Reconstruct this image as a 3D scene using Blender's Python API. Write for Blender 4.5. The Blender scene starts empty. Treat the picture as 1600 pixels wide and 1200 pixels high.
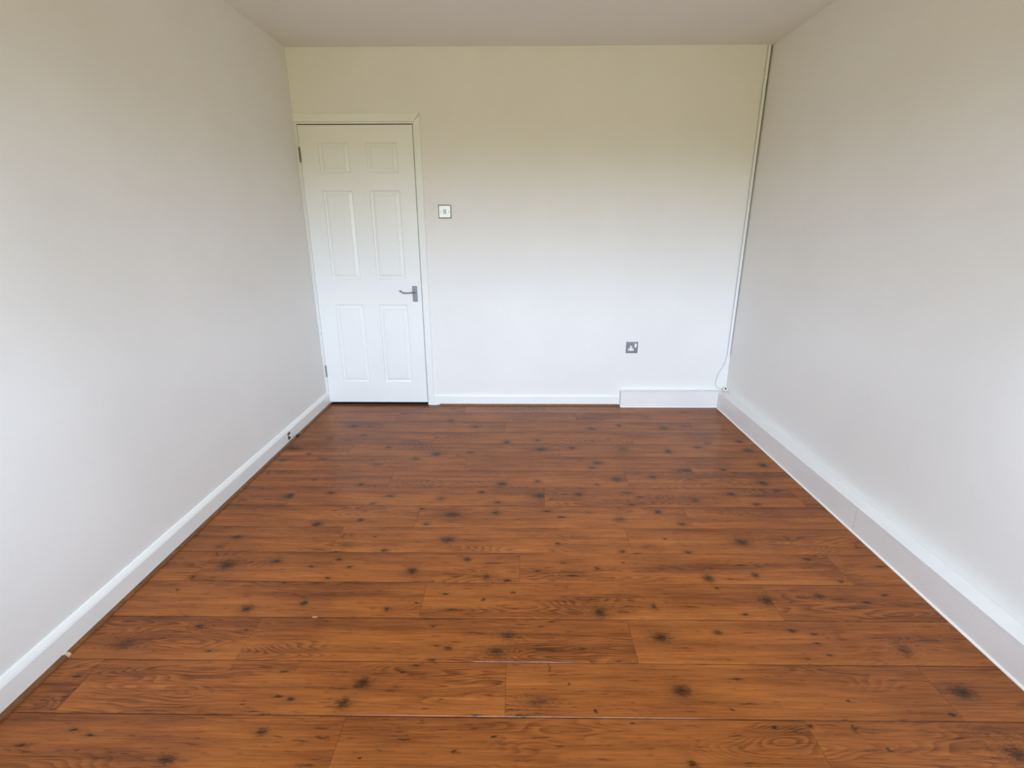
import bpy, bmesh, math, random
from mathutils import Vector, Matrix, Euler
random.seed(7)
S = bpy.context.scene
COL = S.collection
PI = math.pi
# ---------------------------------------------------------------- room sizes (metres)
W, H = 3.134, 2.45          # room width (X), height (Z); back wall at Y=0
YF = -4.20                  # window wall behind the photographer
# ---------------------------------------------------------------- camera
cd = bpy.data.cameras.new('camera'); cam = bpy.data.objects.new('camera', cd); COL.objects.link(cam)
F, YAW, PIT, ROLL = 771.75, -0.01205, 0.31052, -0.001435
fw = Vector((math.sin(YAW)*math.cos(PIT), math.cos(YAW)*math.cos(PIT), -math.sin(PIT)))
rt = fw.cross(Vector((0, 0, 1))).normalized(); up = rt.cross(fw)
r2 = rt*math.cos(ROLL)+up*math.sin(ROLL); u2 = up*math.cos(ROLL)-rt*math.sin(ROLL)
m = Matrix((r2, u2, -fw)).transposed().to_4x4(); m.translation = Vector((1.50902, -3.68154, 1.35379))
cam.matrix_world = m
cd.sensor_fit = 'HORIZONTAL'; cd.sensor_width = 36; cd.lens = F/1600*36; cd.clip_start = .02
S.camera = cam
# ---------------------------------------------------------------- window opening (behind the camera)
WX0, WX1, WZ0, WZ1 = 0.30, 2.80, 0.92, 2.18
# ---------------------------------------------------------------- world: overcast sky above, lawn-coloured ground below
SKY_Z = (1.30, 1.50, 1.84); SKY_H = (0.632, 0.738, 0.915); GROUND = (0.175, 0.160, 0.064)
SKY_GAIN = 27
HORIZON = 0.05
w = bpy.data.worlds.new('world'); S.world = w; w.use_nodes = True
nt = w.node_tree; nt.nodes.clear()
def N(t, kind, **kw):
    n = t.nodes.new(kind)
    for k, v in kw.items(): setattr(n, k, v)
    return n
tc = N(nt, 'ShaderNodeTexCoord'); sx = N(nt, 'ShaderNodeSeparateXYZ'); nt.links.new(tc.outputs['Generated'], sx.inputs[0])
mr = N(nt, 'ShaderNodeValToRGB'); nt.links.new(sx.outputs['Z'], mr.inputs[0])
# the ramp only spans 0..1 so below-horizon is its first stop
cr = mr.color_ramp
cr.elements[0].position = HORIZON*.55; cr.elements[0].color = (*GROUND, 1)
cr.elements[1].position = 1.0; cr.elements[1].color = (*[c*.9 for c in SKY_Z], 1)
e = cr.elements.new(HORIZON*1.7); e.color = (*SKY_H, 1)
bg = N(nt, 'ShaderNodeBackground'); bg.inputs['Strength'].default_value = SKY_GAIN
nt.links.new(mr.outputs[0], bg.inputs[0]); wo = N(nt, 'ShaderNodeOutputWorld'); nt.links.new(bg.outputs[0], wo.inputs[0])
# portal in the window opening: tells the renderer where the sky comes in, gives no light itself
ld = bpy.data.lights.new('window_portal', 'AREA'); ld.shape = 'RECTANGLE'; ld.size = WX1-WX0; ld.size_y = WZ1-WZ0
ld.cycles.is_portal = True
lo = bpy.data.objects.new('window_portal', ld); COL.objects.link(lo)
lo.location = ((WX0+WX1)/2, YF-.12, (WZ0+WZ1)/2); lo.rotation_euler = (math.radians(90), 0, 0)   # -Z of the lamp points to +Y
S.view_settings.view_transform = 'Standard'; S.view_settings.look = 'None'; S.view_settings.gamma = 1
S.view_settings.use_curve_mapping = False; S.view_settings.exposure = 0.0
S.cycles.max_bounces = 14; S.cycles.diffuse_bounces = 10; S.cycles.glossy_bounces = 6; S.cycles.transparent_max_bounces = 12

# ---------------------------------------------------------------- helpers
def link(t, a, b): t.links.new(a, b)
def mat(name, col, rough=.5, metal=0., spec=.5, coat=0., bump=None, mottle=None):
    m = bpy.data.materials.new(name); m.use_nodes = True; t = m.node_tree; b = t.nodes['Principled BSDF']
    b.inputs['Base Color'].default_value = (*col, 1); b.inputs['Roughness'].default_value = rough
    b.inputs['Metallic'].default_value = metal; b.inputs['Specular IOR Level'].default_value = spec
    b.inputs['Coat Weight'].default_value = coat
    if bump or mottle:
        co = N(t, 'ShaderNodeTexCoord')
    if bump:
        sc, st, dist = bump
        nz = N(t, 'ShaderNodeTexNoise'); nz.inputs['Scale'].default_value = sc; nz.inputs['Detail'].default_value = 3
        link(t, co.outputs['Object'], nz.inputs['Vector'])
        bp = N(t, 'ShaderNodeBump'); bp.inputs['Strength'].default_value = st; bp.inputs['Distance'].default_value = dist
        link(t, nz.outputs['Fac'], bp.inputs['Height']); link(t, bp.outputs[0], b.inputs['Normal'])
    if mottle:
        sc, amt = mottle
        nz = N(t, 'ShaderNodeTexNoise'); nz.inputs['Scale'].default_value = sc; nz.inputs['Detail'].default_value = 5
        link(t, co.outputs['Object'], nz.inputs['Vector'])
        r = N(t, 'ShaderNodeMapRange'); r.inputs[1].default_value = .35; r.inputs[2].default_value = .65
        r.inputs[3].default_value = 1-amt; r.inputs[4].default_value = 1
        link(t, nz.outputs['Fac'], r.inputs[0])
        mx = N(t, 'ShaderNodeVectorMath', operation='SCALE'); mx.inputs[0].default_value = col
        link(t, r.outputs[0], mx.inputs['Scale']); link(t, mx.outputs[0], b.inputs['Base Color'])
    return m
def B(bm, lo, hi, bev=0., seg=1, rot=None):
    """axis-aligned box added to bm"""
    c = [(a+b)/2 for a, b in zip(lo, hi)]; s = [abs(b-a) for a, b in zip(lo, hi)]
    M = Matrix.Translation(c)
    if rot: M = M @ Euler(rot).to_matrix().to_4x4()
    g = bmesh.ops.create_cube(bm, size=1, matrix=M @ Matrix.Diagonal((*s, 1)))
    if bev:
        ed = {e for v in g['verts'] for e in v.link_edges}
        bmesh.ops.bevel(bm, geom=list(ed), offset=bev, segments=seg, profile=.5, affect='EDGES')
    return bm
def prism(bm, prof, p0, p1, ax_u, ax_v, m0=None, m1=None):
    """extrude a closed 2-D profile [(u, v)] from p0 to p1; m0/m1: mitre offsets along the run per unit u"""
    p0, p1, U, V = map(Vector, (p0, p1, ax_u, ax_v)); d = (p1-p0).normalized()
    a = [bm.verts.new(p0+U*u+V*v+d*((m0 or 0)*u)) for u, v in prof]
    b = [bm.verts.new(p1+U*u+V*v+d*((m1 or 0)*u)) for u, v in prof]
    n = len(prof)
    for i in range(n): bm.faces.new((a[i], a[(i+1) % n], b[(i+1) % n], b[i]))
    bm.faces.new(a[::-1]); bm.faces.new(b)
    return bm
def cyl(bm, c, r0, r1, h, axis='Z', seg=24):
    R = {'Z': Matrix.Identity(4), 'Y': Matrix.Rotation(PI/2, 4, 'X'), 'X': Matrix.Rotation(PI/2, 4, 'Y')}[axis]
    bmesh.ops.create_cone(bm, cap_ends=True, segments=seg, radius1=r0, radius2=r1, depth=h, matrix=Matrix.Translation(c) @ R)
    return bm
def tube(bm, pts, rad, seg=10, flat=1.0):
    """round (or flattened) tube swept through pts; rad a number or one per point"""
    pts = [Vector(p) for p in pts]; n = len(pts); rad = rad if isinstance(rad, (list, tuple)) else [rad]*n
    rings = []; ref = Vector((0, -1, 0))
    for i, p in enumerate(pts):
        t = (pts[min(i+1, n-1)]-pts[max(i-1, 0)]).normalized()
        u = (ref-t*ref.dot(t))
        if u.length < .1: u = Vector((0, 0, 1))-t*t.z
        u.normalize(); v = t.cross(u)
        rings.append([bm.verts.new(p+(u*math.cos(a)*flat+v*math.sin(a))*rad[i]) for a in [2*PI*k/seg for k in range(seg)]])
    for i in range(n-1):
        for k in range(seg):
            bm.faces.new((rings[i][k], rings[i][(k+1) % seg], rings[i+1][(k+1) % seg], rings[i+1][k]))
    bm.faces.new(rings[0][::-1]); bm.faces.new(rings[-1])
    return bm
def smooth_path(pts, n=6):
    P = [Vector(p) for p in pts]; out = []
    for i in range(len(P)-1):
        a, b, c, d = P[max(i-1, 0)], P[i], P[i+1], P[min(i+2, len(P)-1)]
        for k in range(n):
            t = k/n
            out.append(.5*((2*b)+(c-a)*t+(2*a-5*b+4*c-d)*t*t+(3*b-a-3*c+d)*t**3))
    return out+[P[-1]]
def obj(name, bm, m, parent=None, smooth=False, label=None):
    bmesh.ops.recalc_face_normals(bm, faces=bm.faces)
    me = bpy.data.meshes.new(name); bm.to_mesh(me); bm.free(); me.materials.append(m)
    if smooth:
        for p in me.polygons: p.use_smooth = True
        try: me.set_sharp_from_angle(angle=math.radians(35))
        except Exception: pass
    o = bpy.data.objects.new(name, me); COL.objects.link(o)
    if parent: o.parent = parent
    if label: o['label'] = label
    return o
def empty(name, label=None, cat=None, group=None, kind=None):
    o = bpy.data.objects.new(name, None); COL.objects.link(o); o.empty_display_size = .1
    return tag(o, label, cat, group, kind)
def tag(o, label=None, cat=None, group=None, kind=None):
    if label: o['label'] = label
    if cat: o['category'] = cat
    if group: o['group'] = group
    if kind: o['kind'] = kind
    return o
def nb(): return bmesh.new()
def at(o, loc):
    """put an Empty at its thing's base while its parts keep world coordinates"""
    o.location = loc; o['_'] = 1
    for c in o.children: c.matrix_parent_inverse = Matrix.Translation(Vector(loc)).inverted()
    del o['_']

# ---------------------------------------------------------------- materials
M_wall = mat('wall_paint', (.81, .80, .775), .62, spec=.25, bump=(420, .12, .002), mottle=(2.2, .03))
M_ceil = mat('ceiling_paint', (.81, .80, .78), .8, spec=.15, bump=(300, .1, .002))
M_gloss = mat('white_gloss_paint', (.82, .83, .81), .34, spec=.5, bump=(45, .05, .002))
M_box = mat('boxing_paint', (.80, .79, .78), .42, spec=.4, bump=(60, .06, .002), mottle=(5, .04))
M_bead = mat('acrylic_sealant', (.88, .85, .80), .45)
M_trim = mat('dark_wood_beading', (.21, .082, .030), .4, spec=.4, bump=(160, .2, .001), mottle=(30, .35))
M_raw = mat('raw_beading_end', (.55, .38, .22), .7)
M_steel = mat('brushed_steel', (.29, .31, .325), .42, metal=1.)
M_chrome = mat('polished_steel', (.66, .66, .65), .52, metal=1.)
M_satin = mat('satin_chrome', (.25, .26, .27), .36, metal=1.)
M_rim = mat('dark_steel_and_reflection', (.20, .19, .17), .45, metal=1.)  # dark steel; on the switch rim it paints a dark reflection
M_stem = mat('polished_stem', (.80, .80, .80), .2, metal=1.)
M_plastic = mat('white_plastic', (.85, .86, .87), .35)
M_cream = mat('cream_plastic', (.78, .74, .62), .4)
M_cable = mat('grey_white_cable', (.52, .54, .55), .5)
M_black = mat('black_rubber_and_shade', (.012, .012, .012), .5)  # rubber, and the painted shade in the gaps round the door
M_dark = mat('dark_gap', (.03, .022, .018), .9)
M_hinge = mat('dull_hinge_steel', (.13, .11, .09), .4, metal=.8)
M_hall = mat('hall_shade_colour', (.10, .09, .08), .9)  # dark base colour stands for the unlit hall
M_upvc = mat('window_frame_plastic', (.85, .86, .86), .3)
def glass_mat():
    m = bpy.data.materials.new('window_glass'); m.use_nodes = True; t = m.node_tree; t.nodes.clear()
    a = N(t, 'ShaderNodeBsdfTransparent'); a.inputs[0].default_value = (.93, .95, .94, 1); g = N(t, 'ShaderNodeBsdfGlossy'); g.inputs['Roughness'].default_value = 0
    f = N(t, 'ShaderNodeFresnel'); f.inputs[0].default_value = 1.5; x = N(t, 'ShaderNodeMixShader'); o = N(t, 'ShaderNodeOutputMaterial')
    link(t, f.outputs[0], x.inputs[0]); link(t, a.outputs[0], x.inputs[1]); link(t, g.outputs[0], x.inputs[2]); link(t, x.outputs[0], o.inputs[0])
    return m
M_glass = glass_mat()

# ---------------------------------------------------------------- structure: shell
SLOT0, SLOT1 = 3.1225, 3.1288       # left edge of the crack in the back right corner, at the top and at its foot
b = nb()                            # back wall with the door opening; stops short of the right wall above z=.40 (the crack)
DX1, DZ1 = .8105, 2.0165
def poly_prism(bm, pts, y0, y1):
    a = [bm.verts.new((x, y0, z)) for x, z in pts]; c = [bm.verts.new((x, y1, z)) for x, z in pts]; n = len(pts)
    bm.faces.new(a); bm.faces.new(c[::-1])
    for i in range(n): bm.faces.new((a[i], c[i], c[(i+1) % n], a[(i+1) % n]))
poly_prism(b, [(DX1, -.02), (W+.1, -.02), (W+.1, .405), (SLOT1, .405), (SLOT0, H), (SLOT0, H+.05), (-.1, H+.05), (-.1, DZ1), (DX1, DZ1)], 0, .10)
obj('wall_back', b, M_wall)
b = nb(); B(b, (-.1, YF-.25, -.02), (0, .10, H+.05)); obj('wall_left', b, M_wall)
b = nb(); B(b, (W, YF-.25, -.02), (W+.1, .10, H+.05)); obj('wall_right', b, M_wall)
b = nb(); B(b, (-.1, YF-.25, H), (W+.1, .10, H+.1)); obj('ceiling', b, M_ceil)
b = nb()
B(b, (0, YF-.25, -.02), (W, YF, WZ0)); B(b, (0, YF-.25, WZ1), (W, YF, H))
B(b, (0, YF-.25, WZ0), (WX0, YF, WZ1)); B(b, (WX1, YF-.25, WZ0), (W, YF, WZ1)); obj('wall_front', b, M_wall)
b = nb()                            # the hall behind the closed door, its darkness put into the colour
B(b, (-.1, 1.1, -.02), (1.2, 1.2, H)); B(b, (-.2, .1, -.02), (-.1, 1.2, H)); B(b, (1.2, .1, -.02), (1.3, 1.2, H)); B(b, (-.2, .1, H), (1.3, 1.2, H+.1))
obj('wall_hall', b, M_hall)
b = nb(); B(b, (SLOT0+.0004, .012, .41), (W-.0002, .10, H-.0005)); obj('trim_4_shade', b, M_dark)['label'] = 'dark strip painting the shade of the crack in the far right corner beside the trunking'  # dark box set into the slot so the crack reads as deep shade
for o in list(COL.objects):
    if o.name.startswith(('wall', 'ceiling', 'trim')): o['kind'] = 'structure'
# window behind the camera
wn = empty('window_1', kind='structure')
b = nb(); t_ = .06; y0, y1 = YF-.20, YF-.14
B(b, (WX0, y0, WZ0), (WX1, y1, WZ0+t_)); B(b, (WX0, y0, WZ1-t_), (WX1, y1, WZ1))
for x in (WX0, WX0+(WX1-WX0)/3-t_/2, WX0+2*(WX1-WX0)/3-t_/2, WX1-t_): B(b, (x, y0, WZ0+t_), (x+t_, y1, WZ1-t_))
obj('window_frame', b, M_upvc, wn)
for i in range(3):
    xa = WX0+(WX1-WX0)*i/3+(t_ if i == 0 else t_/2); xb = WX0+(WX1-WX0)*(i+1)/3-(t_ if i == 2 else t_/2)
    b = nb(); g = bmesh.ops.create_grid(b, x_segments=1, y_segments=1, size=.5, matrix=Matrix.Translation(((xa+xb)/2, YF-.17, (WZ0+WZ1)/2)) @ Matrix.Rotation(PI/2, 4, 'X') @ Matrix.Diagonal((xb-xa, WZ1-WZ0-2*t_, 1, 1)))
    obj('pane', b, M_glass, wn)
b = nb(); B(b, (WX0-.03, YF-.14, WZ0-.03), (WX1+.03, YF+.05, WZ0), .004, 2); obj('window_sill', b, M_upvc, wn)
# ---------------------------------------------------------------- laminate floor, every plank an object
# dark knots and bark streaks of the laminate print: per plank row (x, y, half length, half width, strength), metres
KN = {
-1:[(0.259,-2.668,0.016,0.004,1),(0.316,-2.682,0.018,0.004,1),(0.15,-2.712,0.019,0.005,1),(0.314,-2.721,0.01,0.003,1),(0.576,-2.745,0.026,0.013,1),(0.793,-2.668,0.016,0.009,1),(0.966,-2.682,0.021,0.004,1),(0.908,-2.692,0.025,0.003,0.7),(1.195,-2.685,0.018,0.004,1),(1.089,-2.735,0.009,0.004,1),(1.338,-2.714,0.01,0.007,1),(1.446,-2.674,0.009,0.005,1),(1.238,-2.631,0.009,0.004,0.6),(1.135,-2.714,0.017,0.002,0.6),(0.953,-2.756,0.04,0.005,0.6),(1.84,-2.631,0.009,0.003,1),(1.972,-2.743,0.012,0.01,1),(1.872,-2.701,0.021,0.005,0.4),(2.239,-2.64,0.011,0.005,1),(2.342,-2.635,0.011,0.008,1),(2.461,-2.641,0.004,0.011,1),(2.519,-2.698,0.009,0.007,1),(2.854,-2.706,0.029,0.019,0.9),(2.847,-2.639,0.054,0.011,0.45)],
0:[(0.119,-2.495,0.018,0.005,1),(0.447,-2.543,0.049,0.003,0.6),(0.693,-2.583,0.008,0.004,1),(0.736,-2.607,0.026,0.003,1),(0.098,-2.595,0.023,0.012,0.4),(1.03,-2.508,0.026,0.018,1),(0.991,-2.578,0.021,0.017,1),(0.829,-2.565,0.015,0.008,1),(0.788,-2.557,0.014,0.004,1),(0.766,-2.469,0.014,0.004,1),(1.183,-2.443,0.014,0.004,1),(1.144,-2.468,0.012,0.004,1),(1.283,-2.562,0.012,0.003,1),(0.963,-2.529,0.039,0.003,0.8),(1.391,-2.612,0.017,0.003,1),(0.776,-2.613,0.019,0.003,1),(1.67,-2.506,0.008,0.007,1),(1.573,-2.566,0.034,0.013,0.6),(1.741,-2.595,0.009,0.008,1),(2.012,-2.525,0.029,0.02,1),(1.859,-2.565,0.008,0.005,0.6),(1.614,-2.447,0.002,0.015,1),(2.195,-2.483,0.028,0.003,1),(2.197,-2.567,0.03,0.003,0.7),(2.144,-2.586,0.011,0.003,1),(1.523,-2.613,0.028,0.003,1),(2.864,-2.522,0.035,0.02,1),(2.5,-2.554,0.01,0.006,1),(2.772,-2.595,0.011,0.008,1)],
1:[(0.174,-2.367,0.035,0.022,0.6),(0.477,-2.393,0.013,0.004,1),(1.277,-2.374,0.019,0.008,1),(1.236,-2.364,0.013,0.004,1),(1.439,-2.385,0.03,0.018,0.8),(1.231,-2.421,0.019,0.004,1),(1.165,-2.419,0.025,0.003,0.6),(2.004,-2.32,0.033,0.02,1),(1.841,-2.419,0.017,0.003,1),(1.728,-2.372,0.015,0.004,1),(2.803,-2.364,0.024,0.024,0.7),(2.461,-2.406,0.01,0.006,1),(2.543,-2.389,0.013,0.004,1),(2.528,-2.34,0.017,0.004,1),(0.381,-2.286,0.016,0.01,1),(0.558,-2.301,0.016,0.004,1),(1.631,-2.255,0.014,0.004,1),(1.597,-2.276,0.014,0.004,1),(1.211,-2.277,0.014,0.004,1),(1.478,-2.317,0.024,0.014,0.9),(2.21,-2.299,0.016,0.009,1),(2.005,-2.315,0.031,0.014,0.8),(2.472,-2.285,0.018,0.006,1),(2.541,-2.301,0.018,0.005,1)],
2:[(0.182,-2.106,0.011,0.006,1),(0.506,-2.201,0.024,0.019,1),(0.705,-2.17,0.014,0.012,1),(0.58,-2.059,0.015,0.005,1),(1.491,-2.107,0.012,0.007,1),(1.382,-2.146,0.012,0.008,1),(1.13,-2.165,0.012,0.005,1),(1.027,-2.199,0.014,0.01,1),(1.232,-2.117,0.017,0.005,1),(1.27,-2.2,0.028,0.005,1),(1.813,-2.204,0.024,0.022,1),(1.902,-2.203,0.033,0.005,0.6),(2.291,-2.074,0.013,0.008,1),(2.459,-2.139,0.034,0.024,1),(2.665,-2.116,0.02,0.01,1),(2.019,-2.176,0.012,0.013,1),(2.341,-2.211,0.013,0.007,1),(2.919,-2.107,0.022,0.006,1),(2.826,-2.148,0.019,0.005,1)],
3:[(0.293,-1.956,0.035,0.025,1),(0.488,-1.929,0.022,0.01,1),(0.192,-2.031,0.012,0.011,1),(0.741,-2.031,0.013,0.006,1),(0.651,-1.961,0.019,0.006,1),(0.75,-1.914,0.019,0.007,1),(0.81,-1.963,0.013,0.006,1),(1.296,-1.909,0.019,0.013,1),(1.076,-1.985,0.024,0.02,1),(1.384,-2.017,0.013,0.012,1),(1.468,-2.039,0.015,0.008,1),(1.843,-1.961,0.011,0.009,1),(1.956,-1.923,0.012,0.007,1),(1.734,-2.009,0.029,0.005,1),(1.593,-1.98,0.016,0.006,1),(1.406,-1.933,0.043,0.006,0.7),(1.702,-1.93,0.019,0.005,1),(2.279,-2.019,0.021,0.019,1),(2.475,-1.998,0.013,0.014,1),(2.799,-2.033,0.015,0.008,1),(2.744,-1.895,0.016,0.009,1),(3.019,-1.938,0.021,0.006,1),(2.367,-2.022,0.036,0.005,0.6)],
4:[(0.227,-1.76,0.026,0.012,1),(0.186,-1.832,0.023,0.011,0.6),(0.859,-1.754,0.012,0.008,1),(0.718,-1.863,0.034,0.006,1),(0.751,-1.817,0.04,0.019,0.5),(1.195,-1.77,0.032,0.022,1),(1.691,-1.794,0.011,0.009,1),(1.966,-1.85,0.014,0.009,1),(2.027,-1.863,0.033,0.006,1),(0.925,-1.852,0.017,0.011,1),(2.178,-1.756,0.012,0.008,1),(2.516,-1.776,0.032,0.024,1),(2.251,-1.852,0.017,0.01,1),(2.086,-1.813,0.04,0.018,0.5),(3.011,-1.809,0.014,0.009,0.7)],
5:[(0.556,-1.655,0.027,0.021,1),(0.753,-1.616,0.015,0.011,1),(1.19,-1.567,0.041,0.023,1),(1.403,-1.548,0.019,0.017,1),(1.075,-1.651,0.015,0.011,1),(2.009,-1.604,0.025,0.022,0.7),(2.293,-1.639,0.018,0.011,1),(1.029,-1.517,0.013,0.008,1),(0.751,-1.621,0.015,0.011,1),(1.4,-1.548,0.019,0.013,1),(2.206,-1.535,0.019,0.014,1),(1.992,-1.61,0.025,0.016,0.6),(1.657,-1.534,0.025,0.008,1),(1.723,-1.585,0.025,0.008,1)],
6:[(0.312,-1.4,0.034,0.023,1),(0.516,-1.366,0.02,0.013,1),(1.111,-1.419,0.03,0.022,0.6),(0.768,-1.472,0.013,0.009,1),(0.838,-1.396,0.027,0.013,1),(1.32,-1.352,0.02,0.013,1),(1.629,-1.388,0.04,0.026,1),(1.833,-1.367,0.02,0.014,1),(2.089,-1.351,0.031,0.009,1),(2.153,-1.396,0.023,0.009,1),(1.409,-1.453,0.02,0.009,1),(2.09,-1.471,0.016,0.009,1),(2.638,-1.359,0.024,0.016,1),(2.427,-1.425,0.023,0.021,0.7),(2.727,-1.459,0.023,0.012,1),(2.781,-1.378,0.047,0.009,0.7)],
7:[(0.649,-1.276,0.014,0.014,1),(0.373,-1.228,0.014,0.012,0.6),(1.423,-1.262,0.028,0.021,1),(1.621,-1.231,0.018,0.015,1),(2.062,-1.206,0.032,0.025,1),(2.274,-1.174,0.022,0.012,1),(1.946,-1.264,0.014,0.01,1),(2.861,-1.242,0.025,0.022,1)],
8:[(0.89,-0.961,0.023,0.015,1),(0.673,-1.039,0.034,0.021,0.6),(0.324,-0.966,0.023,0.011,1),(0.086,-0.986,0.027,0.015,1),(1.99,-1.003,0.031,0.017,1),(1.946,-1.069,0.026,0.014,1),(2.483,-1.096,0.052,0.019,1),(2.962,-1.027,0.03,0.025,1),(2.705,-1.086,0.019,0.013,1)],
9:[(0.081,-0.814,0.037,0.029,0.7),(1.005,-0.898,0.028,0.024,1),(0.681,-0.799,0.016,0.014,1),(0.209,-0.896,0.016,0.012,1),(1.657,-0.819,0.037,0.023,1),(1.858,-0.798,0.025,0.017,1),(1.214,-0.869,0.02,0.015,1),(2.181,-0.814,0.037,0.029,0.6),(2.457,-0.84,0.02,0.028,1),(2.964,-0.826,0.036,0.024,1),(2.662,-0.782,0.029,0.016,1)],
10:[(0.464,-0.608,0.026,0.017,1),(0.252,-0.662,0.03,0.031,0.5),(1.439,-0.714,0.021,0.024,1),(1.642,-0.681,0.017,0.014,1),(2.965,-0.69,0.025,0.02,1),(2.748,-0.722,0.029,0.022,0.6)],
11:[(0.349,-0.452,0.036,0.024,1),(1.212,-0.456,0.032,0.019,1),(2.025,-0.484,0.031,0.018,1),(2.533,-0.468,0.031,0.023,1),(2.228,-0.424,0.018,0.017,1)],
12:[(1.02,-0.337,0.019,0.02,1),(2.457,-0.25,0.043,0.026,0.5)],
13:[(2.776,-0.168,0.029,0.022,1)],

}
RY0, RP, PL = -2.615, .188, 1.32     # plank rows: first joint, width, length
def wood(row, x0, x1, seedv):
    m = bpy.data.materials.new('laminate_print'); m.use_nodes = True; t = m.node_tree; P = t.nodes['Principled BSDF']
    def math_(op, a, b=None, c=None, clamp=False):
        n = N(t, 'ShaderNodeMath', operation=op); n.use_clamp = clamp
        for i, v in enumerate((a, b, c)):
            if v is None: continue
            if isinstance(v, (int, float)): n.inputs[i].default_value = v
            else: link(t, v, n.inputs[i])
        return n.outputs[0]
    def vec(op, a, b=None, c=None, out=0):
        n = N(t, 'ShaderNodeVectorMath', operation=op)
        for i, v in enumerate((a, b, c)):
            if v is None: continue
            if isinstance(v, tuple): n.inputs[i].default_value = v
            else: link(t, v, n.inputs[i])
        return n.outputs[out]
    def noise(v, scale, detail=2, dist=0., rough=.5):
        n = N(t, 'ShaderNodeTexNoise'); n.inputs['Scale'].default_value = scale; n.inputs['Detail'].default_value = detail
        n.inputs['Distortion'].default_value = dist; n.inputs['Roughness'].default_value = rough; link(t, v, n.inputs['Vector']); return n.outputs
    def ramp01(v, a, b, lo=0., hi=1., sm=True):
        n = N(t, 'ShaderNodeMapRange'); n.interpolation_type = 'SMOOTHSTEP' if sm else 'LINEAR'
        for i, q in enumerate((a, b, lo, hi)): n.inputs[i+1].default_value = q
        link(t, v, n.inputs[0]); return n.outputs[0]
    co = N(t, 'ShaderNodeTexCoord').outputs['Object']
    flat = vec('MULTIPLY', co, (1, 1, 0))
    wob = vec('SUBTRACT', noise(vec('MULTIPLY', flat, (45, 110, 0)), 1, 4)['Color'], (.5, .5, .5))
    kp = vec('MULTIPLY_ADD', wob, (.030, .017, 0), flat)
    spiky = math_('MULTIPLY', math_('SUBTRACT', noise(vec('MULTIPLY', flat, (55, 210, 0)), 1, 4, .4, .65)['Fac'], .5), 2.6)
    dark = halo = None
    for (x, y, rx, ry, s) in KN.get(row, []):
        if x < x0-.01 or x > x1+.01: continue
        ir = (1/(rx*1.0), 1/(ry*1.1), 0)
        L = vec('LENGTH', vec('MULTIPLY_ADD', kp, ir, (-x*ir[0], -y*ir[1], 0)), out=1)
        big = ry > .008
        if big: L = math_('ADD', L, spiky)
        a = ramp01(L, .0 if big else .05, 1.5 if big else 1.25, s*(.9 if big else .95), 0)
        dark = a if dark is None else math_('MAXIMUM', dark, a)
        if big or rx > .012:
            h = ramp01(L, 0, 3.0, s, 0); halo = h if halo is None else math_('MAXIMUM', halo, h)
    off = (seedv*7.3, seedv*3.1, seedv)
    base = vec('ADD', flat, off)
    # broad figure whose contour lines give the cathedral grain, bent around the knots
    fig = noise(vec('MULTIPLY', base, (1.3, 7.5, 1)), 1, 2, 0, .45)['Fac']
    if halo is not None: fig = math_('ADD', fig, math_('MULTIPLY', halo, .09))
    ring = math_('FRACT', math_('MULTIPLY', fig, 38))
    line = math_('MULTIPLY', ramp01(ring, .15, .9), ramp01(ring, 1.0, .9))
    fib = noise(vec('MULTIPLY', base, (7, 260, 1)), 1, 3, 0, .6)['Fac']
    streak = noise(vec('MULTIPLY', base, (1.6, 26, 1)), 1, 3, .3, .55)['Fac']
    blot = noise(vec('MULTIPLY', base, (3.2, 5.5, 1)), 1, 3)['Fac']
    lm = ramp01(noise(vec('MULTIPLY', base, (1.1, 4, 1)), 1.3, 1)['Fac'], .46, .64)    # rings only show in parts of the plank
    pores = noise(vec('MULTIPLY', base, (18, 150, 1)), 1, 2)['Fac']
    v = math_('MULTIPLY_ADD', streak, .70, math_('MULTIPLY', fib, .62))
    v = math_('MULTIPLY_ADD', blot, .42, v)
    v = math_('ADD', v, -.37)
    # the print is a little darker along the far edge of each plank, lighter along its near edge
    ry = N(t, 'ShaderNodeSeparateXYZ'); link(t, vec('MULTIPLY_ADD', flat, (1, 1/RP, 1), (0, -(RY0+RP*row)/RP, 0)), ry.inputs[0])
    edge = math_('ADD', ry.outputs[1], math_('MULTIPLY', math_('SUBTRACT', streak, .5), 1.2))
    v = math_('SUBTRACT', v, ramp01(edge, .62, 1.0, 0, random.uniform(.04, .13)))
    v = math_('SUBTRACT', v, ramp01(ry.outputs[1], .972, .985, 0, .30))
    v = math_('ADD', v, ramp01(edge, .30, .0, 0, random.uniform(.02, .08)))
    v = math_('SUBTRACT', v, math_('MULTIPLY', math_('MULTIPLY', line, lm), .20))
    v = math_('SUBTRACT', v, ramp01(pores, .60, .74, 0, .22))
    cr = N(t, 'ShaderNodeValToRGB'); link(t, v, cr.inputs[0])
    g = 1+random.uniform(-.04, .04)
    stops = [(.12, (.068, .018, .004)), (.38, (.195, .056, .012)), (.60, (.31, .097, .020)), (.88, (.46, .162, .036))]
    E = cr.color_ramp.elements
    E[0].position, E[0].color = stops[0][0], (*[c*g for c in stops[0][1]], 1)
    E[1].position, E[1].color = stops[-1][0], (*[c*g for c in stops[-1][1]], 1)
    for p, c in stops[1:-1]:
        e = E.new(p); e.color = (*[k*g for k in c], 1)
    col = cr.outputs[0]
    def mixc(fac, a, cb):
        n = N(t, 'ShaderNodeMix', data_type='RGBA'); link(t, fac, n.inputs[0]); link(t, a, n.inputs[6]); n.inputs[7].default_value = (*cb, 1); return n.outputs[2]
    if halo is not None: col = mixc(math_('MULTIPLY', halo, .38), col, (.085, .030, .008))
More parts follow.
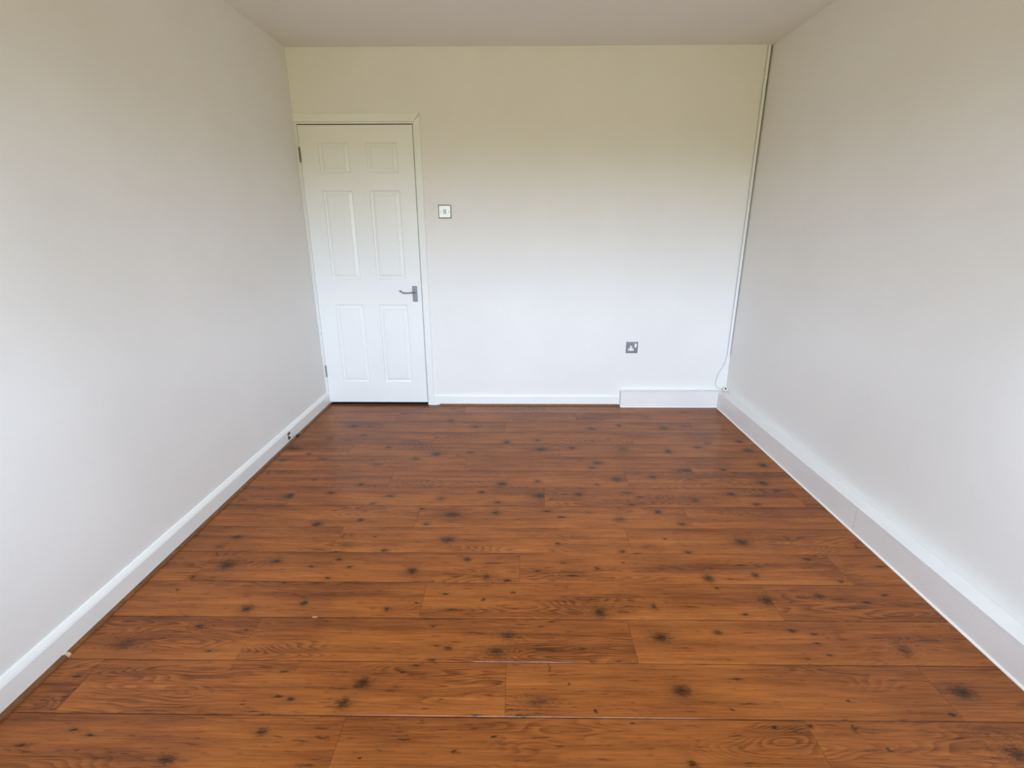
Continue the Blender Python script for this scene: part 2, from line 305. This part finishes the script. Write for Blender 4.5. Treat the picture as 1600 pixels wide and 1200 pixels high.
    if dark is not None: col = mixc(math_('MULTIPLY', dark, ramp01(pores, .25, .5, .72, 1)), col, (.018, .007, .003))
    link(t, col, P.inputs['Base Color'])
    P.inputs['Roughness'].default_value = .5; P.inputs['Specular IOR Level'].default_value = .10
    P.inputs['Coat Weight'].default_value = .40; P.inputs['Coat Roughness'].default_value = .085; P.inputs['Coat IOR'].default_value = 1.45
    bp = N(t, 'ShaderNodeBump'); bp.inputs['Strength'].default_value = .10; bp.inputs['Distance'].default_value = .0006
    link(t, v, bp.inputs['Height']); link(t, bp.outputs[0], P.inputs['Normal'])
    return m
fl = nb(); B(fl, (-.1, YF-.25, -.06), (W+.1, 1.2, -.009)); floor = obj('floor', fl, M_dark); floor['kind'] = 'structure'
J = {0: .154, -1: 1.014, 1: .584, 2: 1.15, 3: .199, 4: .691, 5: 1.02, 6: .33, 7: .80, 8: 1.20, 9: .45, 10: .95, 11: .10, 12: .62, 13: 1.1}
k = -9
while True:
    ya = RY0+RP*k
    if ya > .1: break
    x = J.get(k, (k*.43) % PL)-PL
    ya_, yb_ = max(ya, YF-.0)+.0004, min(ya+RP, .30)-.0004
    if k == 13: yb_ = ya+RP+.02
    while x < W:
        xa, xb = max(x, .0)+.0002, min(x+PL, W)-.0002
        if xb-xa > .03 and yb_ > ya_:
            b = nb(); z1 = random.uniform(-.00025, .00015)
            if k < 13:
                B(b, (xa, ya_, -.008), (xb, yb_, z1))
                top = [e for e in b.edges if all(v.co.z > -.004 for v in e.verts)]
                bmesh.ops.bevel(b, geom=top, offset=.0008, segments=1, affect='EDGES')
            else:
                B(b, (xa, ya_, -.008), (xb, yb_, z1), .0008)
            obj('plank', b, wood(k, xa, xb, random.uniform(1, 30)), floor)
        x += PL
    k += 1
# ---------------------------------------------------------------- skirtings and beading
def quad_prof(r, n=6): return [(0, 0)]+[(r*math.cos(a), r*math.sin(a)) for a in [PI/2*i/n for i in range(n+1)]]
SK = [(0, 0), (.018, 0), (.018, .080), (.015, .088), (.008, .0985), (.003, .102), (0, .102)]
o = empty('baseboard_left', kind='structure')
b = nb(); prism(b, SK, (0, YF, 0), (0, -.001, 0), (1, 0, 0), (0, 0, 1)); obj('skirting_board', b, M_gloss, o)
b = nb(); prism(b, [(u+.018, v) for u, v in quad_prof(.0125)], (0, -2.412, .0004), (0, -.016, .0004), (1, 0, 0), (0, 0, 1)); obj('beading', b, M_trim, o, True)
b = nb(); prism(b, [(u+.018, v) for u, v in quad_prof(.014)], (0, YF, .0004), (0, -2.428, .0004), (1, 0, 0), (0, 0, 1)); obj('beading', b, M_trim, o, True)
b = nb(); prism(b, [(u+.0185, v) for u, v in quad_prof(.0115)], (0, -2.424, .0004), (.0015, -2.412, .0004), (1, 0, 0), (0, 0, 1)); obj('beading_end', b, M_raw, o, label='pale bare wood at the joint of the beading')
o = empty('baseboard_back', kind='structure')
SB = [(0, 0), (.014, 0), (.014, .074), (.011, .081), (.004, .089), (0, .090)]
b = nb(); prism(b, SB, (.851, 0, 0), (2.308, 0, 0), (0, -1, 0), (0, 0, 1)); obj('skirting_board', b, M_gloss, o)
b = nb(); prism(b, [(u+.014, v) for u, v in quad_prof(.0115)], (.895, 0, .0004), (2.308, 0, .0004), (0, -1, 0), (0, 0, 1)); obj('beading', b, M_trim, o, True)
b = nb(); B(b, (.866, -.024, .0004), (.888, -.0145, .007), .002); B(b, (.889, -.025, .0004), (.8945, -.0145, .011), .0015); obj('beading_end', b, M_raw, o, label='broken pale bare end of the beading')

# ---------------------------------------------------------------- pipe boxing, low white box along the back right and right walls
BX, BY, BH = 3.0615, -.053, .128
o = empty('trim_2', 'low white pipe boxing on the back wall under the socket', kind='structure')
b = nb(); B(b, (2.325, BY, .001), (BX, BY+.012, BH-.0125), .0008); obj('front_panel', b, M_box, o)
b = nb(); B(b, (2.309, BY-.001, BH-.012), (W-.0005, -.0005, BH), .001); obj('lid', b, M_box, o)
b = nb(); B(b, (2.3095, BY, .001), (2.3245, -.0005, BH-.0125), .0008); obj('end_panel', b, M_box, o)
b = nb(); prism(b, [(0, 0), (.004, 0), (.003, .0035), (0, .005)], (2.3095, BY, .0004), (BX, BY, .0004), (0, -1, 0), (0, 0, 1)); obj('sealant_bead', b, M_bead, o, label='thin cream sealant line')
o = empty('trim_3', 'low white pipe boxing running along the right wall', kind='structure')
for (ya, yb, dz, dx) in ((-1.6885, BY-.0012, 0, 0), (YF+.001, -1.6915, .0018, .0018)):
    b = nb(); B(b, (BX-dx, ya, .001), (BX+.012, yb, BH-.0125+dz), .0006); obj('front_panel', b, M_box, o)
    b = nb(); B(b, (BX-.001-dx, ya, BH-.012+dz), (W-.0012, yb, BH+dz), .001); obj('lid', b, M_box, o)
b = nb(); prism(b, [(0, 0), (.006, 0), (.0045, .005), (0, .007)], (BX-.0018, YF, .0004), (BX-.0018, BY-.004, .0004), (-1, 0, 0), (0, 0, 1)); obj('sealant_bead', b, M_bead, o, label='thin cream sealant line')
b = nb(); B(b, (BX+.0006, -1.6914, .003), (W-.002, -1.6886, BH-.0010)); obj('joint', b, M_dark, o, label='dark open joint between the two lengths')

# ---------------------------------------------------------------- door frame (trim_1) and door
o = empty('trim_1', 'white painted door frame and architrave', kind='structure')
JX0, JX1, JZ = .0155, .7995, 2.0055        # clear opening
b = nb(); B(b, (.0005, -.002, 0), (JX0, .099, JZ), .0008); B(b, (.0005, .036, 0), (JX0+.012, .060, JZ-.01)); obj('jamb', b, M_gloss, o)
b = nb(); B(b, (JX1, -.002, 0), (DX1-.0003, .099, JZ), .0008); B(b, (JX1-.012, .042, 0), (JX1, .066, JZ-.01)); obj('jamb', b, M_gloss, o)
b = nb(); B(b, (.0005, -.002, JZ+.0003), (DX1-.0003, .099, DZ1-.0003), .0008); B(b, (JX0, .042, JZ-.012), (JX1, .066, JZ)); obj('jamb', b, M_gloss, o, label='head of the door lining')
AR = [(0, 0), (0, .011), (.0015, .0125), (.0385, .0135), (.0405, .012), (.0405, 0)]   # u outward, v proud
b = nb(); prism(b, AR, (.8098, -.0003, 0), (.8098, -.0003, 2.0175), (1, 0, 0), (0, -1, 0), 0, 1); obj('architrave', b, M_gloss, o)
AT = [(u*1.2, v) for u, v in AR]
b = nb(); prism(b, AT, (.8098, -.0003, 2.0178), (.0005, -.0003, 2.0178), (0, 0, 1), (0, -1, 0), -.84, 0); obj('architrave', b, M_gloss, o, label='head architrave')
b = nb(); B(b, (.0005, -.0125, .103), (.0075, -.0022, 2.0170), .001); obj('architrave', b, M_gloss, o, label='narrow architrave strip squeezed against the left wall')

b = nb(); B(b, (JX0+.001, .006, JZ-.0055), (JX1-.0015, .034, JZ-.0004)); B(b, (JX1-.0030, .006, .03), (JX1-.0004, .034, JZ-.006)); obj('gap_shade', b, M_black, o, label='black strip painting the shade in the gap around the door')  # black strips added to paint the shade inside the door gap
b = nb(); B(b, (JX0, .001, .0004), (JX1, .085, .0045), .001); obj('door_foot_shade', b, M_black, o, label='black strip painting the shade under the door')  # black strip added to paint the shade below the door leaf
door = empty('door_1', 'white six panel door with steel lever handle', kind='structure')
X0, X1, Z0, Z1, YD = .0180, .7955, .020, 1.9995, .0
xs = [X0, .145, .353, .473, .684, X1]; zs = [Z0, .186, .792, .980, 1.587, 1.701, 1.891, Z1]
b = nb(); bev = .0012
V = {}
def dv(x, y, z):
    k_ = (round(x, 4), round(y, 4), round(z, 4))
    if k_ not in V: V[k_] = b.verts.new((x, y, z))
    return V[k_]
panels = []
for i in range(5):
    for j in range(7):
        xa, xb, za, zb = xs[i], xs[i+1], zs[j], zs[j+1]
        if i in (1, 3) and j in (1, 3, 5):
            panels.append((xa, xb, za, zb))
            # opening walls behind the moulded panel
            q = [(xa, za), (xb, za), (xb, zb), (xa, zb)]
            for s in range(4):
                (xx, zz), (x2, z2) = q[s], q[(s+1) % 4]
                b.faces.new((dv(xx, YD, zz), dv(x2, YD, z2), dv(x2, YD+.016, z2), dv(xx, YD+.016, zz)))
        else: b.faces.new((dv(xa, YD, za), dv(xb, YD, za), dv(xb, YD, zb), dv(xa, YD, zb)))
for (xa, za, xb, zb) in [(xs[i], Z0, xs[i+1], Z0) for i in range(5)]+[(xs[i], Z1, xs[i+1], Z1) for i in range(5)]+[(X0, zs[j], X0, zs[j+1]) for j in range(7)]+[(X1, zs[j], X1, zs[j+1]) for j in range(7)]:
    b.faces.new((dv(xa, YD, za), dv(xb, YD, zb), dv(xb, YD+.036, zb), dv(xa, YD+.036, za)))
for i in range(5):
    for j in range(7): b.faces.new((dv(xs[i], YD+.036, zs[j]), dv(xs[i], YD+.036, zs[j+1]), dv(xs[i+1], YD+.036, zs[j+1]), dv(xs[i+1], YD+.036, zs[j])))
obj('door_leaf', b, M_gloss, door)
for (xa, xb, za, zb) in panels:
    b = nb()
    L = [(0, .0), (.0015, .005), (.005, .0090), (.011, .0105), (.031, .0035), (.0325, .0012), (.036, .0012)]
    rings = [[b.verts.new(p) for p in ((xa+d, YD+y, za+d), (xb-d, YD+y, za+d), (xb-d, YD+y, zb-d), (xa+d, YD+y, zb-d))] for d, y in L]
    bk = [b.verts.new(p) for p in ((xa, YD+.012, za), (xb, YD+.012, za), (xb, YD+.012, zb), (xa, YD+.012, zb))]
    rings = [bk]+rings
    for a_, c_ in zip(rings, rings[1:]):
        for s in range(4): b.faces.new((a_[s], a_[(s+1) % 4], c_[(s+1) % 4], c_[s]))
    b.faces.new(rings[-1]); b.faces.new(bk[::-1])
    obj('panel', b, M_gloss, door)
# handle
hb = nb(); B(hb, (.729, YD-.0065, .815), (.765, YD-.0002, .930), .0022, 2)
plate = obj('door_handle', hb, M_satin, door, label='grey satin chrome lever handle on a rectangular backplate')
b = nb(); cyl(b, (.747, YD-.012, .8865), .0105, .0095, .012, 'Y', 24); obj('handle_rose', b, M_satin, plate, True)
b = nb()
pth = smooth_path([(.750, YD-.013, .8865), (.749, YD-.034, .8868), (.738, YD-.044, .8868), (.715, YD-.047, .8850), (.690, YD-.047, .8835), (.672, YD-.047, .8845), (.662, YD-.047, .8895), (.652, YD-.046, .8975), (.643, YD-.045, .8995)], 6)
n_ = len(pth); rr = [.0062 if i < n_*.3 else .0050+.0010*((i/n_)-.3)/.7 for i in range(n_)]; rr[-1] = .003
tube(b, pth, rr, 12); obj('lever', b, M_satin, plate, True)
for z in (.826, .919):
    b = nb(); cyl(b, (.747, YD-.0072, z), .0035, .0032, .0016, 'Y', 14); obj('screw', b, M_steel, plate)
b = nb(); B(b, (X1-.0012, YD+.004, .855), (X1+.0022, YD+.026, .905)); obj('latch', b, M_hinge, door, label='dark latch plate at the door edge')
for zc in (.274, 1.816):
    b = nb(); cyl(b, (.0172, YD-.0045, zc), .0048, .0048, .094, 'Z', 12); B(b, (.0158, YD-.001, zc-.046), (.0184, YD+.02, zc+.046))
    hn = obj('hinge', b, M_hinge if zc > 1 else M_steel, door)
    for s in (-.031, 0, .031): 
        b = nb(); cyl(b, (.0172, YD-.0045, zc+s), .0052, .0052, .0012, 'Z', 12); obj('knuckle_ring', b, M_dark, hn)

# ---------------------------------------------------------------- light switch
o = empty('light_switch', 'square polished steel light switch on the wall right of the door', 'light switch')
xa, xb, za, zb = .9475, 1.0385, 1.4015, 1.4925; xc, zc = (xa+xb)/2, (za+zb)/2
def plate_mesh(xa, xb, za, zb, dep, slope):
    b = nb(); r = .004; rings = []
    for d, y in ((0, 0), (0, -dep*.35), (slope*.45, -dep*.85), (slope, -dep), (slope+.001, -dep)):
        ring = []
        for cx, cz, a0 in ((xb-r, zb-r, 0), (xa+r, zb-r, 90), (xa+r, za+r, 180), (xb-r, za+r, 270)):
            for k_ in range(5):
                a = math.radians(a0+22.5*k_); rad = max(r-d*.6, .0006)
                sx_, sz_ = (1 if cx > (xa+xb)/2 else -1), (1 if cz > (za+zb)/2 else -1)
                ring.append(b.verts.new((cx-sx_*d*.4+rad*math.cos(a), y, cz-sz_*d*.4+rad*math.sin(a))))
        rings.append(ring)
    n = len(rings[0])
    for p, q in zip(rings, rings[1:]):
        for i in range(n): b.faces.new((p[i], p[(i+1) % n], q[(i+1) % n], q[i]))
    b.faces.new(rings[0][::-1]); b.faces.new(rings[-1])
    return b
obj('rim', plate_mesh(xa, xb, za, zb, .0058, .0050), M_rim, o, label='bevelled rim with its dark reflection put into the colour')  # separate dark rim: the bevel's dark reflection is put into its colour
obj('faceplate', plate_mesh(xa+.0050, xb-.0050, za+.0062, zb-.0048, .0072, .0010), M_chrome, o)
b = nb(); B(b, (xc-.0095, -.0082, zc-.0145), (xc+.0095, -.0072, zc+.0145), .0006); obj('rocker_surround', b, M_hinge, o)
b = nb(); prism(b, [(0, 0), (.0045, 0), (.0020, .026), (0, .026)], (xc-.0075, -.0075, zc-.013), (xc+.0075, -.0075, zc-.013), (0, -1, 0), (0, 0, 1)); obj('rocker', b, M_steel, o)
for s in (-1, 1):
    b = nb(); cyl(b, (xc+s*.0302, -.0076, zc-.001), .0035, .0032, .0014, 'Y', 14); obj('screw', b, M_rim, o)
at(o, (xc, 0, zc))

# ---------------------------------------------------------------- single socket
o = empty('wall_socket', 'square grey steel single socket with white inserts above the boxing', 'socket')
xa, xb, za, zb = 2.334, 2.4235, .4235, .5105; xc, zc = (xa+xb)/2, (za+zb)/2
obj('faceplate', plate_mesh(xa, xb, za, zb, .008, .005), M_steel, o)
ins = nb()                                       # white insert: keyhole shape, wide foot and narrow arched top
pts = [(-.0205, -.024), (.0205, -.024), (.0205, -.008), (.0165, -.0065), (.0085, -.0055), (.0085, .008)]+[(.0085*math.cos(a), .008+.0085*math.sin(a)) for a in [PI/8*k for k in range(1, 8)]]+[(-.0085, .008), (-.0085, -.0055), (-.0165, -.0065), (-.0205, -.008)]
poly_prism(ins, [(xc-.008+u, zc+.000+v) for u, v in pts], -.0102, -.0078)
insert = obj('pin_insert', ins, M_plastic, o, label='white plastic insert around the pin holes')
for (u, v, w_, h_) in ((0, .006, .0045, .0085), (-.0112, -.0155, .0065, .0042), (.0112, -.0155, .0065, .0042)):
    b = nb(); B(b, (xc-.008+u-w_/2, -.0106, zc+v-h_/2), (xc-.008+u+w_/2, -.0100, zc+v+h_/2)); obj('pin_hole', b, M_hinge, insert)
b = nb(); prism(b, [(0, 0), (.0030, 0), (.0052, .029), (0, .029)], (xc+.018, -.0078, zc+.003), (xc+.0325, -.0078, zc+.003), (0, -1, 0), (0, 0, 1)); obj('rocker', b, M_plastic, o, label='white plastic rocker')
for s in (-1, 1):
    b = nb(); cyl(b, (xc+s*.0362, -.0084, zc-.004), .0028, .0026, .0012, 'Y', 14); obj('screw', b, M_satin, o)
at(o, (xc, 0, zc))

# ---------------------------------------------------------------- corner trunking, cable and its connector
o = empty('cable_trunking', 'thin white cable trunking running up the far right corner', 'trunking')
b = nb(); prism(b, [(0, 0), (.0172, 0), (.0172, .007), (.0164, .0078), (.001, .0078), (0, .007)], (3.1100, -.0003, .408), (3.1047, -.0003, H-.001), (1, 0, 0), (0, -1, 0)); obj('trunking_lid', b, M_gloss, o)
at(o, (3.12, 0, .408))
cb = nb()
pts = [(3.1020, -.0035, H-.004), (3.1032, -.0035, 2.0), (3.1045, -.0035, 1.5), (3.1057, -.0035, 1.0), (3.1067, -.0035, .60), (3.1072, -.0035, .41), (3.098, -.007, .345), (3.079, -.010, .305), (3.061, -.012, .272), (3.050, -.013, .235), (3.044, -.014, .197), (3.047, -.016, .172), (3.062, -.020, .154), (3.084, -.024, .146), (3.104, -.026, .145)]
tube(cb, smooth_path(pts, 8), .0021, 8)
c_ = obj('cable', cb, M_cable, None, True); tag(c_, 'thin pale cable hanging loose in the far right corner', 'cable')
o = empty('cable_connector', 'small cream cable connector lying on the boxing in the corner', 'connector')
ax = Vector((.22, -.80, .50)).normalized(); ctr = Vector((3.110, -.040, .1485))
def along(c, r0, r1, h, seg=20):
    b = nb(); bmesh.ops.create_cone(b, cap_ends=True, segments=seg, radius1=r0, radius2=r1, depth=h, matrix=Matrix.Translation(c) @ ax.to_track_quat('Z', 'Y').to_matrix().to_4x4()); return b
obj('body', along(ctr, .0150, .0175, .018), M_cream, o, True)
obj('strain_relief', along(ctr-ax*.012, .0045, .0070, .010), M_cream, o, True)
obj('rim', along(ctr+ax*.0085, .0180, .0170, .003), M_cream, o, True)
obj('contact_hole', along(ctr+ax*.0104, .0078, .0072, .0014), M_black, o, label='dark centre hole')
at(o, (3.112, -.037, BH))

# ---------------------------------------------------------------- door stop on the left skirting
o = empty('door_stop', 'small metal door stop with black rubber tip on the left skirting', 'door stop')
YS, ZS = -.735, .050
b = nb(); B(b, (.0182, YS-.016, ZS-.024), (.0215, YS+.016, ZS+.024), .001); obj('base_plate', b, M_rim, o)
b = nb(); cyl(b, (.044, YS, ZS), .0062, .0050, .046, 'X', 20); cyl(b, (.0245, YS, ZS), .0110, .0070, .006, 'X', 20); obj('stem', b, M_stem, o, True)
b = nb(); cyl(b, (.0735, YS, ZS), .0100, .0092, .015, 'X', 20); obj('rubber_tip', b, M_black, o, True, 'black rubber tip')
for s in (-1, 1):
    b = nb(); cyl(b, (.0220, YS, ZS+s*.017), .003, .0028, .0012, 'X', 12); obj('screw', b, M_satin, o)
at(o, (.018, YS, ZS))

# ---------------------------------------------------------------- tiny paint chip on a plank joint
b = nb(); B(b, (.765, -2.2425, .0002), (.783, -2.2385, .0012), .0005); c_ = obj('wood_splinter', b, M_raw)
tag(c_, 'tiny pale splinter lying on a plank joint near the left', 'splinter')
